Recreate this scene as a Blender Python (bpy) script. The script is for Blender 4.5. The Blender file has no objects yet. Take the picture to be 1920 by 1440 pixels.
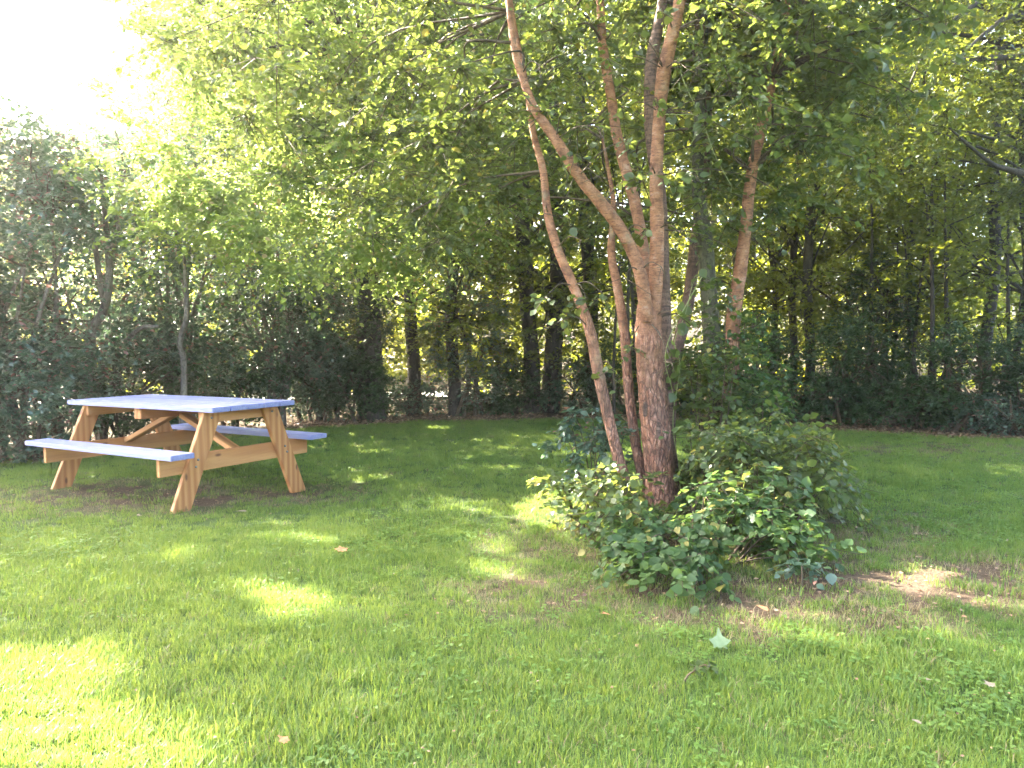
import bpy, math, random
import numpy as np
from mathutils import Matrix, Vector
R = np.random.RandomState(7)
random.seed(7)
S = bpy.context.scene
COL = S.collection

# ------------------------------------------------------------------ camera
F, CH, PITCH, ROLL = 1445.0, 1.21, 0.055, 0.010      # focal length in px of a 1920 px wide frame
cp, sp, cr, sr = math.cos(PITCH), math.sin(PITCH), math.cos(ROLL), math.sin(ROLL)
UP = np.array([0, sp, cp]); FW = np.array([0, cp, -sp]); RX = np.array([1.0, 0, 0])
ax_a = cr * RX - sr * UP; ax_b = sr * RX + cr * UP
cam = bpy.data.cameras.new('camera')
cam.sensor_width = 36; cam.lens = 36 * F / 1920; cam.clip_end = 900; cam.clip_start = 0.05
camo = bpy.data.objects.new('camera', cam); COL.objects.link(camo)
M = Matrix(((ax_a[0], ax_b[0], -FW[0], 0), (ax_a[1], ax_b[1], -FW[1], 0), (ax_a[2], ax_b[2], -FW[2], CH), (0, 0, 0, 1)))
camo.matrix_world = M
S.camera = camo

def at(u, v, Y):
    a, b = (u - 960) / F, (720 - v) / F
    d = ax_a * a + ax_b * b + FW
    return np.array([0, 0, CH]) + d * (Y / d[1])

def proj(P):
    P = np.atleast_2d(P) - np.array([0, 0, CH])
    d = P @ FW; d = np.where(np.abs(d) < 1e-3, 1e-3, d)
    return 960 + F * (P @ ax_a) / d, 720 - F * (P @ ax_b) / d, d

# ------------------------------------------------------------------ light
AZ, EL = math.radians(-58), math.radians(38)          # azimuth from +Y towards +X
SUN = np.array([math.sin(AZ) * math.cos(EL), math.cos(AZ) * math.cos(EL), math.sin(EL)])
w = bpy.data.worlds.new('World'); S.world = w; w.use_nodes = True
nt = w.node_tree; nt.nodes.clear()
wo = nt.nodes.new('ShaderNodeOutputWorld'); bg = nt.nodes.new('ShaderNodeBackground')
sky = nt.nodes.new('ShaderNodeTexSky'); sky.sky_type = 'NISHITA'; sky.sun_disc = False
sky.sun_elevation = EL; sky.sun_rotation = AZ; sky.air_density = 1.0; sky.dust_density = 5.0; sky.ozone_density = .6
bg.inputs[1].default_value = 0.14
nt.links.new(sky.outputs[0], bg.inputs[0]); nt.links.new(bg.outputs[0], wo.inputs[0])
sl = bpy.data.lights.new('sun', 'SUN'); sl.energy = 5.0; sl.angle = math.radians(0.5); sl.color = (1.0, 0.92, 0.80)
so = bpy.data.objects.new('sun', sl); COL.objects.link(so)
so.rotation_euler = Vector(SUN).to_track_quat('Z', 'Y').to_euler()
S.view_settings.view_transform = 'Standard'; S.view_settings.look = 'None'
S.view_settings.gamma = 1; S.view_settings.use_curve_mapping = False
S.view_settings.exposure = 4.05
S.cycles.use_denoising = True
S.cycles.max_bounces = 7; S.cycles.diffuse_bounces = 4; S.cycles.glossy_bounces = 2
S.cycles.transmission_bounces = 5; S.cycles.transparent_max_bounces = 8; S.cycles.volume_bounces = 0; S.cycles.volume_max_steps = 64
S.cycles.use_adaptive_sampling = True; S.cycles.adaptive_threshold = 0.02
S.cycles.sample_clamp_indirect = 6
S.cycles.caustics_reflective = False; S.cycles.caustics_refractive = False

# ------------------------------------------------------------------ materials
class NT:
    def __init__(s, name):
        s.m = bpy.data.materials.new(name); s.m.use_nodes = True
        s.t = s.m.node_tree; s.t.nodes.clear()
        s.out = s.n('ShaderNodeOutputMaterial')
    def n(s, kind, **kw):
        x = s.t.nodes.new(kind)
        for k, v in kw.items(): setattr(x, k, v)
        return x
    def l(s, a, b): s.t.links.new(a, b)
    def pos(s, scale=(1, 1, 1), obj=False):
        src = s.n('ShaderNodeTexCoord').outputs['Object'] if obj else s.n('ShaderNodeNewGeometry').outputs['Position']
        mp = s.n('ShaderNodeMapping'); mp.inputs['Scale'].default_value = scale
        s.l(src, mp.inputs[0]); return mp.outputs[0]
    def noise(s, vec, scale, detail=4, rough=.55):
        x = s.n('ShaderNodeTexNoise'); x.inputs['Scale'].default_value = scale
        x.inputs['Detail'].default_value = detail; x.inputs['Roughness'].default_value = rough
        s.l(vec, x.inputs['Vector']); return x.outputs[0]
    def ramp(s, fac, stops):
        x = s.n('ShaderNodeValToRGB'); e = x.color_ramp.elements
        while len(e) < len(stops): e.new(.5)
        for i, (p, c) in enumerate(stops):
            e[i].position = p; e[i].color = (*c, 1) if len(c) == 3 else c
        s.l(fac, x.inputs[0]); return x.outputs[0]
    def mix(s, fac, a, b, mode='MIX'):
        x = s.n('ShaderNodeMix', data_type='RGBA', blend_type=mode)
        for sock, v in ((x.inputs[0], fac), (x.inputs[6], a), (x.inputs[7], b)):
            if hasattr(v, 'is_output'): s.l(v, sock)
            elif isinstance(v, (int, float)): sock.default_value = v
            else: sock.default_value = (*v, 1)
        return x.outputs[2]
    def bsdf(s, color, rough=.6, spec=.5, bump=None, bstr=.5, bdist=.01):
        x = s.n('ShaderNodeBsdfPrincipled')
        if hasattr(color, 'is_output'): s.l(color, x.inputs['Base Color'])
        else: x.inputs['Base Color'].default_value = (*color, 1)
        x.inputs['Roughness'].default_value = rough; x.inputs['Specular IOR Level'].default_value = spec
        if bump is not None:
            b = s.n('ShaderNodeBump'); b.inputs['Strength'].default_value = bstr; b.inputs['Distance'].default_value = bdist
            s.l(bump, b.inputs['Height']); s.l(b.outputs[0], x.inputs['Normal'])
        return x.outputs[0]
    def done(s, sh): s.l(sh, s.out.inputs[0]); return s.m

def leaf_mat(name, c1, c2, t1, t2, tf=.42, rough=.42, spec=.45, patch=1.2, odd=None, oddp=.93):
    n = NT(name)
    isl = n.n('ShaderNodeNewGeometry').outputs['Random Per Island']
    big = n.noise(n.pos(), patch, 2)
    f = n.n('ShaderNodeMath', operation='MULTIPLY_ADD'); n.l(isl, f.inputs[0]); f.inputs[1].default_value = .55
    g = n.n('ShaderNodeMath', operation='MULTIPLY_ADD'); n.l(big, g.inputs[0]); g.inputs[1].default_value = 1.5; g.inputs[2].default_value = -.52
    n.l(g.outputs[0], f.inputs[2])
    cl = n.n('ShaderNodeClamp'); n.l(f.outputs[0], cl.inputs[0])
    col = n.mix(cl.outputs[0], c1, c2); tr = n.mix(cl.outputs[0], t1, t2)
    if odd:
        st = n.n('ShaderNodeMath', operation='GREATER_THAN'); st.inputs[1].default_value = oddp
        m7 = n.n('ShaderNodeMath', operation='MULTIPLY'); m7.inputs[1].default_value = 7.31; n.l(isl, m7.inputs[0])
        fr = n.n('ShaderNodeMath', operation='FRACT'); n.l(m7.outputs[0], fr.inputs[0]); n.l(fr.outputs[0], st.inputs[0])
        col = n.mix(st.outputs[0], col, odd); tr = n.mix(st.outputs[0], tr, odd)
    p = n.bsdf(col, rough, spec)
    t = n.n('ShaderNodeBsdfTranslucent'); n.l(tr, t.inputs[0])
    mx = n.n('ShaderNodeMixShader'); mx.inputs[0].default_value = tf
    n.l(p, mx.inputs[1]); n.l(t.outputs[0], mx.inputs[2])
    return n.done(mx.outputs[0])

L_CHERRY = leaf_mat('cherry_leaf', (.038, .066, .026), (.06, .088, .03), (.18, .25, .045), (.34, .39, .06), .42, odd=(.30, .26, .05), oddp=.97)
L_MAPLE = leaf_mat('maple_leaf', (.06, .12, .028), (.10, .16, .035), (.32, .46, .09), (.52, .60, .15), .54, odd=(.45, .36, .16), oddp=.96)
L_HEDGE = leaf_mat('hedge_leaf', (.055, .095, .07), (.08, .13, .085), (.13, .23, .12), (.20, .32, .13), .34, .32, .7, patch=.7, odd=(.26, .13, .10), oddp=.94)
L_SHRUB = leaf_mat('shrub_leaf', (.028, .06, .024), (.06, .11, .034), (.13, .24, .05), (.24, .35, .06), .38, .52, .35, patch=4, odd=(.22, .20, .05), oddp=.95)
L_OAK = leaf_mat('oak_leaf', (.035, .06, .02), (.055, .085, .025), (.20, .27, .03), (.40, .42, .045), .42, .38, .55, patch=.9)
L_WOOD = leaf_mat('woodland_leaf', (.035, .062, .016), (.06, .09, .02), (.26, .34, .03), (.50, .50, .035), .5, patch=.5)
L_FAR = leaf_mat('sunny_woodland_leaf', (.07, .11, .018), (.11, .14, .02), (.38, .45, .022), (.60, .57, .03), .52, patch=.25)  # woodland leaf made brighter and yellower, sunlit tone put into the colour
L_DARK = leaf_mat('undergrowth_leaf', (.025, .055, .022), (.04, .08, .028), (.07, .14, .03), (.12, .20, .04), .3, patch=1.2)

def bark(name, c1, c2, c3, bands=True, rough_amt=.5):
    n = NT(name)
    z = n.pos((5, 5, 60) if bands else (14, 14, 3)); lat = n.noise(z, 1.0, 3, .6)
    big = n.noise(n.pos((1, 1, .8)), 6, 4); fine = n.noise(n.pos((1, 1, .6)), 45, 5, .7)
    col = n.ramp(lat, [(.33, c3), (.47, c1), (.68, c2)])
    col = n.mix(n.ramp(big, [(.42, (0, 0, 0)), (.62, (.75, .75, .75))]), col, tuple(.55 * a + .25 * b for a, b in zip(c1, c3)))
    col = n.mix(n.ramp(fine, [(.40, (.8, .8, .8)), (.52, (0, 0, 0))]), col, c3)
    ad = n.n('ShaderNodeMath', operation='ADD'); n.l(lat, ad.inputs[0]); n.l(fine, ad.inputs[1])
    return n.done(n.bsdf(col, .75, .3, ad.outputs[0], rough_amt, .012))
B_CHERRY = bark('cherry_bark', (.42, .18, .10), (.58, .28, .17), (.14, .065, .045))
def cherry_trunk_mat():
    """flaking plates low down giving way to smooth banded bark above"""
    n = NT('flaking_cherry_bark')
    big = n.noise(n.pos(), 7, 4); wob = n.noise(n.pos(), 14, 4)
    v = n.n('ShaderNodeTexVoronoi', feature='DISTANCE_TO_EDGE'); v.inputs['Scale'].default_value = 1
    n.l(n.mix(.9, n.pos((36, 36, 9)), n.mix(1, (0, 0, 0), wob, 'ADD'), 'ADD'), v.inputs['Vector'])
    fine = n.noise(n.pos((1, 1, .45)), 34, 7, .8)
    low = n.ramp(fine, [(.3, (.035, .02, .015)), (.48, (.24, .105, .065)), (.60, (.46, .26, .18)), (.72, (.58, .42, .33))])
    low = n.mix(n.ramp(big, [(.46, (0, 0, 0)), (.58, (.75, .75, .75))]), low, (.15, .08, .055))
    low = n.mix(n.ramp(v.outputs[0], [(.0, (.85, .85, .85)), (.12, (0, 0, 0))]), low, (.05, .03, .022))
    lat = n.noise(n.pos((16, 16, 90)), 1.0, 5, .8); lat2 = n.noise(n.pos((5, 5, 6)), 2.2, 6, .7)
    hi = n.ramp(lat2, [(.34, (.11, .055, .035)), (.46, (.27, .125, .065)), (.58, (.38, .19, .105)), (.72, (.46, .30, .22))])
    hi = n.mix(n.ramp(lat, [(.52, (0, 0, 0)), (.60, (.85, .85, .85))]), hi, (.12, .05, .035))
    hi = n.mix(n.ramp(fine, [(.36, (.7, .7, .7)), (.46, (0, 0, 0))]), hi, (.17, .09, .06))
    hi = n.mix(n.ramp(big, [(.6, (0, 0, 0)), (.7, (.5, .5, .5))]), hi, (.20, .19, .12))
    z = n.n('ShaderNodeSeparateXYZ'); n.l(n.pos(), z.inputs[0])
    a = n.n('ShaderNodeMath', operation='MULTIPLY_ADD'); n.l(big, a.inputs[0]); a.inputs[1].default_value = 1.6; n.l(z.outputs[2], a.inputs[2])
    f = n.ramp(n.mix(1, (0, 0, 0), a.outputs[0], 'ADD'), [(0, (0, 0, 0)), (1, (1, 1, 1))])
    mr = n.n('ShaderNodeMapRange'); n.l(a.outputs[0], mr.inputs[0]); mr.inputs[1].default_value = 1.7; mr.inputs[2].default_value = 2.35
    col = n.mix(mr.outputs[0], low, hi)
    h = n.mix(mr.outputs[0], n.mix(.45, n.ramp(v.outputs[0], [(0, (0, 0, 0)), (.2, (1, 1, 1))]), fine), n.mix(.5, lat, fine))
    return n.done(n.bsdf(col, .75, .28, h, .8, .014))
B_CHERRY_LOW = cherry_trunk_mat(); B_CHERRY = B_CHERRY_LOW
B_BROWN = bark('brown_bark', (.17, .10, .07), (.24, .15, .11), (.06, .04, .03))
B_MOSS = bark('mossy_bark', (.09, .09, .05), (.15, .13, .08), (.035, .03, .02), False)
B_DARK = bark('dark_bark', (.06, .05, .04), (.10, .085, .07), (.02, .018, .015), False)
B_GREY = bark('grey_bark', (.20, .17, .14), (.30, .26, .22), (.08, .065, .055), False)
B_TWIG = bark('twig_bark', (.11, .08, .05), (.16, .12, .08), (.05, .035, .025), False)
n = NT('green_stem'); M_STEM = n.done(n.bsdf((.22, .24, .08), .5))
n = NT('brown_dry_leaf'); isl = n.n('ShaderNodeNewGeometry').outputs['Random Per Island']
M_LITTER = n.done(n.bsdf(n.ramp(isl, [(0, (.10, .055, .035)), (.4, (.22, .12, .07)), (.75, (.28, .17, .10)), (1, (.33, .25, .16))]), .7))
n = NT('orange_dry_leaf'); M_ORANGE = n.done(n.bsdf(n.ramp(n.noise(n.pos(), 60), [(.3, (.30, .10, .04)), (.7, (.55, .27, .12))]), .65))
n = NT('pale_dry_leaf'); M_PALE = n.done(n.bsdf(n.ramp(n.noise(n.pos(), 50), [(.3, (.15, .12, .07)), (.7, (.22, .18, .12))]), .65))
n = NT('pale_leaf_underside'); M_UNDER = n.done(n.bsdf(n.ramp(n.noise(n.pos(), 40), [(.3, (.17, .22, .09)), (.7, (.25, .30, .14))]), .55))

def paint():
    n = NT('periwinkle_paint')
    g = n.noise(n.pos((3, 60, 60), True), 1, 4); w2 = n.noise(n.pos((1, 1, 1), True), 9, 5, .7)
    col = n.ramp(g, [(.3, (.17, .18, .37)), (.6, (.24, .26, .45)), (.8, (.31, .33, .51))])
    col = n.mix(n.ramp(w2, [(.62, (0, 0, 0)), (.74, (.6, .6, .6))]), col, (.34, .36, .50))
    return n.done(n.bsdf(col, .5, .4, g, .35, .004))
M_PAINT = paint()
def timber(name, axis):
    n = NT(name)
    sc = [26, 26, 26]; sc[axis] = 1.6
    vec = n.pos(tuple(sc), True)
    rings = n.noise(vec, 1.0, 5, .65); wd = n.n('ShaderNodeTexWave', wave_type='BANDS', bands_direction='Y' if axis != 1 else 'X')
    wd.inputs['Scale'].default_value = .22; wd.inputs['Distortion'].default_value = 9; wd.inputs['Detail'].default_value = 4; wd.inputs['Detail Scale'].default_value = .35
    n.l(vec, wd.inputs['Vector'])
    col = n.ramp(wd.outputs[1], [(.0, (.36, .145, .048)), (.5, (.47, .21, .075)), (1, (.55, .28, .11))])
    col = n.mix(n.ramp(rings, [(.35, (.7, .7, .7)), (.6, (0, 0, 0))]), col, (.38, .16, .065))
    sc2 = [11, 11, 11]; sc2[axis] = 4.5
    v = n.n('ShaderNodeTexVoronoi'); v.inputs['Scale'].default_value = 1; n.l(n.pos(tuple(sc2), True), v.inputs['Vector'])
    col = n.mix(n.ramp(v.outputs['Distance'], [(.08, (.9, .9, .9)), (.17, (0, 0, 0))]), col, (.13, .05, .025))
    return n.done(n.bsdf(col, .6, .35, rings, .3, .004))
T_X, T_Y, T_Z = timber('cedar_timber_long', 0), timber('cedar_timber_across', 1), timber('cedar_timber_upright', 2)

# ------------------------------------------------------------------ mesh helpers
def tag(o, label=None, cat=None, group=None, kind=None):
    if label: o['label'] = label
    if cat: o['category'] = cat
    if group: o['group'] = group
    if kind: o['kind'] = kind
    return o
def link(o, parent=None):
    COL.objects.link(o)
    if parent is not None: o.parent = parent
    return o
def empty(name, loc, **kw):
    o = bpy.data.objects.new(name, None); o.empty_display_size = .1
    o.location = loc; link(o); return tag(o, **kw)
def npmesh(name, V, T, mats, smooth=False, midx=None):
    V = np.asarray(V, np.float32); T = np.asarray(T, np.int32)
    me = bpy.data.meshes.new(name)
    me.vertices.add(len(V)); me.vertices.foreach_set('co', V.ravel())
    k = T.shape[1]
    me.loops.add(T.size); me.loops.foreach_set('vertex_index', T.ravel())
    me.polygons.add(len(T))
    me.polygons.foreach_set('loop_start', np.arange(0, T.size, k, dtype=np.int32))
    me.polygons.foreach_set('use_smooth', np.full(len(T), smooth))
    for m in mats: me.materials.append(m)
    if midx is not None: me.polygons.foreach_set('material_index', np.asarray(midx, np.int32))
    me.update(calc_edges=True)
    return me
def obj(name, me, parent=None, org=None):
    """world-space mesh data under a parent whose origin is org"""
    o = bpy.data.objects.new(name, me); link(o, parent)
    if org is not None: o.location = -Vector(org) + Vector((0, 0, 0))
    return o
def unit(v): return v / np.maximum(np.linalg.norm(v, axis=-1, keepdims=True), 1e-9)

def spline(P, n):
    P = np.asarray(P, float); m = len(P)
    Q = np.vstack([2 * P[0] - P[1], P, 2 * P[-1] - P[-2]]); out = []
    for i in range(m - 1):
        p0, p1, p2, p3 = Q[i:i + 4]
        for t in np.linspace(0, 1, n, endpoint=False):
            out.append(.5 * (2 * p1 + (p2 - p0) * t + (2 * p0 - 5 * p1 + 4 * p2 - p3) * t * t + (3 * p1 - p0 - 3 * p2 + p3) * t ** 3))
    out.append(P[-1]); return np.array(out)

class Tubes:
    def __init__(s): s.V = []; s.Q = []; s.n = 0
    def add(s, pts, rad, k=8, sub=4, lump=0.0):
        pr = np.column_stack([np.asarray(pts, float), np.asarray(rad, float)])
        if sub > 1: pr = spline(pr, sub)
        P, r = pr[:, :3], np.maximum(pr[:, 3], .0006)
        T = unit(np.gradient(P, axis=0)); ref = np.array([.31, .95, .02]) if abs(T[0, 2]) > .5 else np.array([.05, .1, 1.])
        A = unit(np.cross(T, ref)); B = np.cross(T, A)
        th = np.linspace(0, 2 * math.pi, k, endpoint=False)
        rr = r[:, None] * (1 + lump * (np.sin(3 * th + P[:, 2:3] * 4 + 1) * .5 + R.uniform(-.5, .5, (len(P), k))))
        V = P[:, None] + rr[..., None] * (np.cos(th)[None, :, None] * A[:, None] + np.sin(th)[None, :, None] * B[:, None])
        m = len(P); i = np.arange(m - 1)[:, None] * k; j = np.arange(k)[None]; j2 = (j + 1) % k
        Q = np.stack([i + j, i + j2, i + k + j2, i + k + j], -1).reshape(-1, 4) + s.n
        s.V.append(V.reshape(-1, 3)); s.Q.append(Q); s.n += m * k
        # pointed cap so nothing is open
        c = P[-1] + T[-1] * r[-1] * .5; s.V.append(c[None])
        top = s.n - k; jj = np.arange(k); s.Q.append(np.stack([top + jj, top + (jj + 1) % k, np.full(k, s.n), np.full(k, s.n)], -1)); s.n += 1
    def mesh(s, name, mat, smooth=True):
        if not s.V: return None
        me = bpy.data.meshes.new(name)
        V = np.vstack(s.V); Q = np.vstack(s.Q)
        faces = [tuple(q) if q[2] != q[3] else (q[0], q[1], q[2]) for q in Q.tolist()]
        me.from_pydata(V.tolist(), [], faces); me.materials.append(mat)
        me.polygons.foreach_set('use_smooth', np.full(len(faces), smooth)); me.update(); return me

# leaf templates: x across, y along, z up
def tpl_small():
    V = np.array([[0, 0, 0], [-.32, .45, .07], [0, 1, -.05], [.32, .45, .07]])
    return V, np.array([[0, 1, 2], [0, 2, 3]])[:, ::-1]
def tpl_ovate(w=.40, fold=.06, droop=.12):
    ys = [0, .12, .38, .68, 1.0]; ws = [0, .62, 1, .68, 0]
    V = []; mid = []
    for y, k in zip(ys, ws): V.append([0, y, -droop * y * y])
    for sgn in (-1, 1):
        for y, k in zip(ys[1:4], ws[1:4]): V.append([sgn * w * k, y, -droop * y * y + fold * k])
    V = np.array(V); T = []
    for o, f in ((5, 0), (8, 1)):
        tr = [[0, 1, o], [1, o + 1, o], [1, 2, o + 1], [2, o + 2, o + 1], [2, 3, o + 2], [3, 4, o + 2]]
        T += [t[::-1] if f else t for t in tr]
    return V, np.array(T)
def tpl_lobed():
    a = [(0, 0), (-.10, .14), (-.34, .05), (-.30, .22), (-.52, .44), (-.30, .50), (-.24, .56), (-.14, .60), (0, 1), (.14, .60), (.24, .56), (.30, .50), (.52, .44), (.30, .22), (.34, .05), (.10, .14)]
    V = np.array([[x, y, .10 * abs(x) - .10 * y * y] for x, y in a] + [[0, .32, -.01]]); c = len(a)
    return V, np.array([[c, (i + 1) % c, i] for i in range(c)])
def tpl_mid():
    V = np.array([[0, 0, 0], [-.34, .28, .06], [-.29, .66, .03], [0, 1, -.12], [.29, .66, .03], [.34, .28, .06]])
    return V, np.array([[0, 2, 1], [0, 3, 2], [0, 4, 3], [0, 5, 4]])
MID = tpl_mid()
SMALL, OVATE, ROUND, LOBED = tpl_small(), tpl_ovate(), tpl_ovate(.46, .05, .16), tpl_lobed()

def frames(axis, nrm):
    y = unit(axis); x = unit(np.cross(y, nrm)); z = np.cross(x, y)
    return np.stack([x, y, z], -1)            # columns
def leaf_mesh(name, P, axis, nrm, size, mat, tpl=SMALL):
    V0, T0 = tpl; M3 = frames(axis, nrm)
    V = np.einsum('nij,kj->nki', M3, V0) * size[:, None, None] + P[:, None]
    k = len(V0); T = (T0[None] + (np.arange(len(P)) * k)[:, None, None]).reshape(-1, 3)
    return npmesh(name, V.reshape(-1, 3), T, [mat])

def sprays(C, nt_, L, m, size, droop=.25, tilt=.45, flat=.5, r=None):
    """twigs radiating from clump centres with leaves set alternately along them"""
    r = r or R
    C = np.repeat(C, nt_, 0); n_ = len(C)
    d = r.normal(size=(n_, 3)); d[:, 2] *= flat; d = unit(d)
    Ln = L * r.uniform(.45, 1.15, n_)
    t = (np.arange(m)[None] + r.uniform(0, 1, (n_, m))) / m
    side = unit(np.cross(d, [0, 0, 1.0])) ; sg = np.where(np.arange(m) % 2, 1, -1)[None, :, None]
    P = C[:, None] + d[:, None] * (Ln[:, None] * t)[..., None]
    P[..., 2] -= droop * Ln[:, None] * t * t
    axis = d[:, None] * .7 + side[:, None] * sg * .8 + r.normal(size=(n_, m, 3)) * .35
    axis[..., 2] -= .25
    nrm = np.array([0, 0, 1.0]) + r.normal(size=(n_, m, 3)) * tilt
    sz = size * r.uniform(.5, 1.3, (n_, m)) * r.uniform(.75, 1.15, (n_, 1))
    ends = C + d * Ln[:, None]; ends[:, 2] -= droop * Ln
    return P.reshape(-1, 3), axis.reshape(-1, 3), nrm.reshape(-1, 3), sz.ravel(), (C, ends)

# ---- gaps cut in the foliage to throw chosen sun patches on the ground: x, y, rx, ry
def gp(u, v, ru, rv):
    a = at(u, v, 1.0) - np.array([0, 0, CH]); k = -CH / a[2]; Y = k
    return (a[0] * k, Y, ru * Y / F, rv * Y * Y / (CH * F))
GAPS = [gp(30, 1300, 215, 85), gp(-60, 1400, 290, 160), gp(210, 1430, 170, 50), gp(-230, 1320, 240, 110), gp(545, 1122, 36, 17), gp(700, 1300, 28, 40),
        gp(935, 1068, 42, 26), gp(830, 805, 22, 4), gp(1435, 1052, 45, 12), gp(1550, 1042, 34, 12),
        gp(1750, 1080, 48, 13), gp(1683, 1135, 24, 18), gp(1778, 1182, 34, 16), gp(905, 1100, 20, 8), gp(1060, 960, 80, 36)]
_g = []
for k_, (x, y, rx, ry) in enumerate(GAPS):
    if rx > .2 or k_ < 4: _g.append((x, y, rx, ry)); continue
    for _ in range(4): _g.append((x + R.uniform(-.8, .8) * rx, y + R.uniform(-.8, .8) * ry, rx * R.uniform(.3, .75), ry * R.uniform(.3, .75)))
_r = np.random.RandomState(3)
for _ in range(110):        # faint light flecks over the far left of the lawn
    x, y = _r.uniform(-4.2, 1.6), _r.uniform(6.6, 11.6); _g.append((x, y, _r.uniform(.005, .03), _r.uniform(.005, .03)))
GAPS = _g
def shadow(P):
    return P[:, :2] - SUN[:2] * (P[:, 2:3] / SUN[2])
def keep_gaps(P, m=.05, r=None):
    G = shadow(P); k = np.ones(len(P), bool)
    for (x, y, rx, ry) in GAPS:
        q = ((G[:, 0] - x) / (rx + m)) ** 2 + ((G[:, 1] - y) / (ry + m)) ** 2
        k &= q > (r or R).uniform(.8, 1.2, len(P))
    far = (G[:, 0] > -4.5) & (G[:, 0] < 1.8) & (G[:, 1] > 6.4) & (G[:, 1] < 12)
    return k & (~far | (P[:, 2] < 1.9) | (R.uniform(size=len(P)) < .72))  # drops leaves whose shadow falls on the back lawn, to lighten it

def gz(x, y):
    x = np.asarray(x, float); y = np.asarray(y, float)
    return (.010 * np.sin(1.3 * x + .5) * np.cos(.9 * y) - .045 * np.exp(-((x + 1.75) ** 2 + (y - 6.6) ** 2) / .6)
            + .026 * np.exp(-((x + 3.9) ** 2 + (y - 6.3) ** 2) / .8))

# ------------------------------------------------------------------ ground
EDGE = np.array([(-30, -40), (-30, 3), (-9, 5.2), (-6.2, 6.9), (-5.2, 8.0), (-4.4, 9.6), (-3.2, 10.8), (-1.5, 11.6), (.6, 12.0), (2.6, 11.5), (4.2, 10.1), (5.6, 9.1), (7.5, 8.2), (12, 6), (30, 4), (30, -40)])
def inside(x, y, poly=EDGE):
    x = np.asarray(x); y = np.asarray(y); c = np.zeros(x.shape, bool); j = len(poly) - 1
    for i in range(len(poly)):
        xi, yi = poly[i]; xj, yj = poly[j]
        hit = ((yi > y) != (yj > y)) & (x < (xj - xi) * (y - yi) / (yj - yi + 1e-12) + xi)
        c ^= hit; j = i
    return c
SOIL = [(-3.0, 6.1, 1.1, .6, 1.0), (-2.2, 6.3, 1.0, .55, .8), (.15, 3.75, .5, .22, 1.0), (1.0, 3.6, 1.0, .42, 1.2), (1.9, 3.75, 1.0, .45, 1.1), (2.6, 3.9, .5, .2, .6), (.3, 3.3, .5, .2, .45),
        (1.2, 4.7, 1.2, .9, .9), (1.3, 3.15, .7, .2, .6), (4.8, 8.2, 2.0, .6, .4), (2.4, 3.3, .8, .22, .45)]
def vnoise(x, y, s, seed=0):
    r = np.random.RandomState(seed); g = r.uniform(size=(64, 64)); X = np.asarray(x) * s + 100; Y = np.asarray(y) * s + 100
    i, j = np.floor(X).astype(int), np.floor(Y).astype(int); fx, fy = X - i, Y - j; fx = fx * fx * (3 - 2 * fx); fy = fy * fy * (3 - 2 * fy)
    a = lambda p, q: g[p % 64, q % 64]
    return (a(i, j) * (1 - fx) + a(i + 1, j) * fx) * (1 - fy) + (a(i, j + 1) * (1 - fx) + a(i + 1, j + 1) * fx) * fy
def soil(x, y):
    s = np.zeros(np.shape(x))
    for (cx, cy, rx, ry, a) in SOIL:
        s = np.maximum(s, a * np.exp(-(((x - cx) / rx) ** 2 + ((y - cy) / ry) ** 2)))
    return np.clip(s * (.15 + 1.2 * vnoise(x, y, 6, 1)) * (.5 + vnoise(x, y, 17, 2)), 0, .85)

def grid(xs, ys):
    X, Y = np.meshgrid(xs, ys); V = np.column_stack([X.ravel(), Y.ravel(), gz(X, Y).ravel()])
    nx, ny = len(xs), len(ys); i = np.arange(ny - 1)[:, None] * nx + np.arange(nx - 1)[None]
    return V, np.stack([i, i + 1, i + nx + 1, i + nx], -1).reshape(-1, 4)
def axisv(lo, hi, step, far):
    a = np.arange(lo, hi, step); e = np.array([.5, 1.5, 4, 10, 25, 60, 130, far])
    return np.concatenate([lo - e[::-1], a, hi + e])
n = NT('woodland_soil')
a1 = n.noise(n.pos(), 3, 6, .7); a2 = n.noise(n.pos(), 40, 4, .7)
M_FLOOR = n.done(n.bsdf(n.mix(.5, n.ramp(a1, [(.35, (.045, .035, .022)), (.6, (.10, .08, .045)), (.75, (.07, .10, .03))]), n.ramp(a2, [(.35, (.03, .02, .015)), (.65, (.20, .14, .09))])), .9, .2, a2, .8, .03))
V, Q = grid(axisv(-30, 30, .6, 300), axisv(-4, 40, .6, 300)); V[:, 2] -= .012
tag(obj('ground', npmesh('ground', V, Q, [M_FLOOR], True)), kind='structure')

n = NT('lawn_turf')
at_ = n.n('ShaderNodeAttribute', attribute_name='soil'); a2 = n.noise(n.pos(), 55, 5, .75); a1 = n.noise(n.pos(), 1.6, 3)
gcol = n.mix(a1, (.045, .085, .022), (.075, .12, .03)); scol = n.ramp(a2, [(.32, (.04, .027, .018)), (.5, (.09, .062, .04)), (.7, (.16, .12, .08))])
sf = n.n('ShaderNodeMath', operation='MULTIPLY_ADD', use_clamp=True); n.l(at_.outputs['Fac'], sf.inputs[0]); sf.inputs[1].default_value = 1.4; sf.inputs[2].default_value = .08
M_TURF = n.done(n.bsdf(n.mix(sf.outputs[0], gcol, scol), .9, .15, a2, .7, .02))
V, Q = grid(np.concatenate([[-29, -20, -14, -11], np.arange(-9, 9, .1), [11, 14, 20, 29]]), np.concatenate([[-38, -25, -15, -8, -4, -2], np.arange(0, 12.6, .1)]))
keep = inside(V[:, 0] + .25 * (vnoise(V[:, 0], V[:, 1], 1.3, 5) - .5), V[:, 1] + .3 * (vnoise(V[:, 0], V[:, 1], 1.7, 6) - .5))
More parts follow.
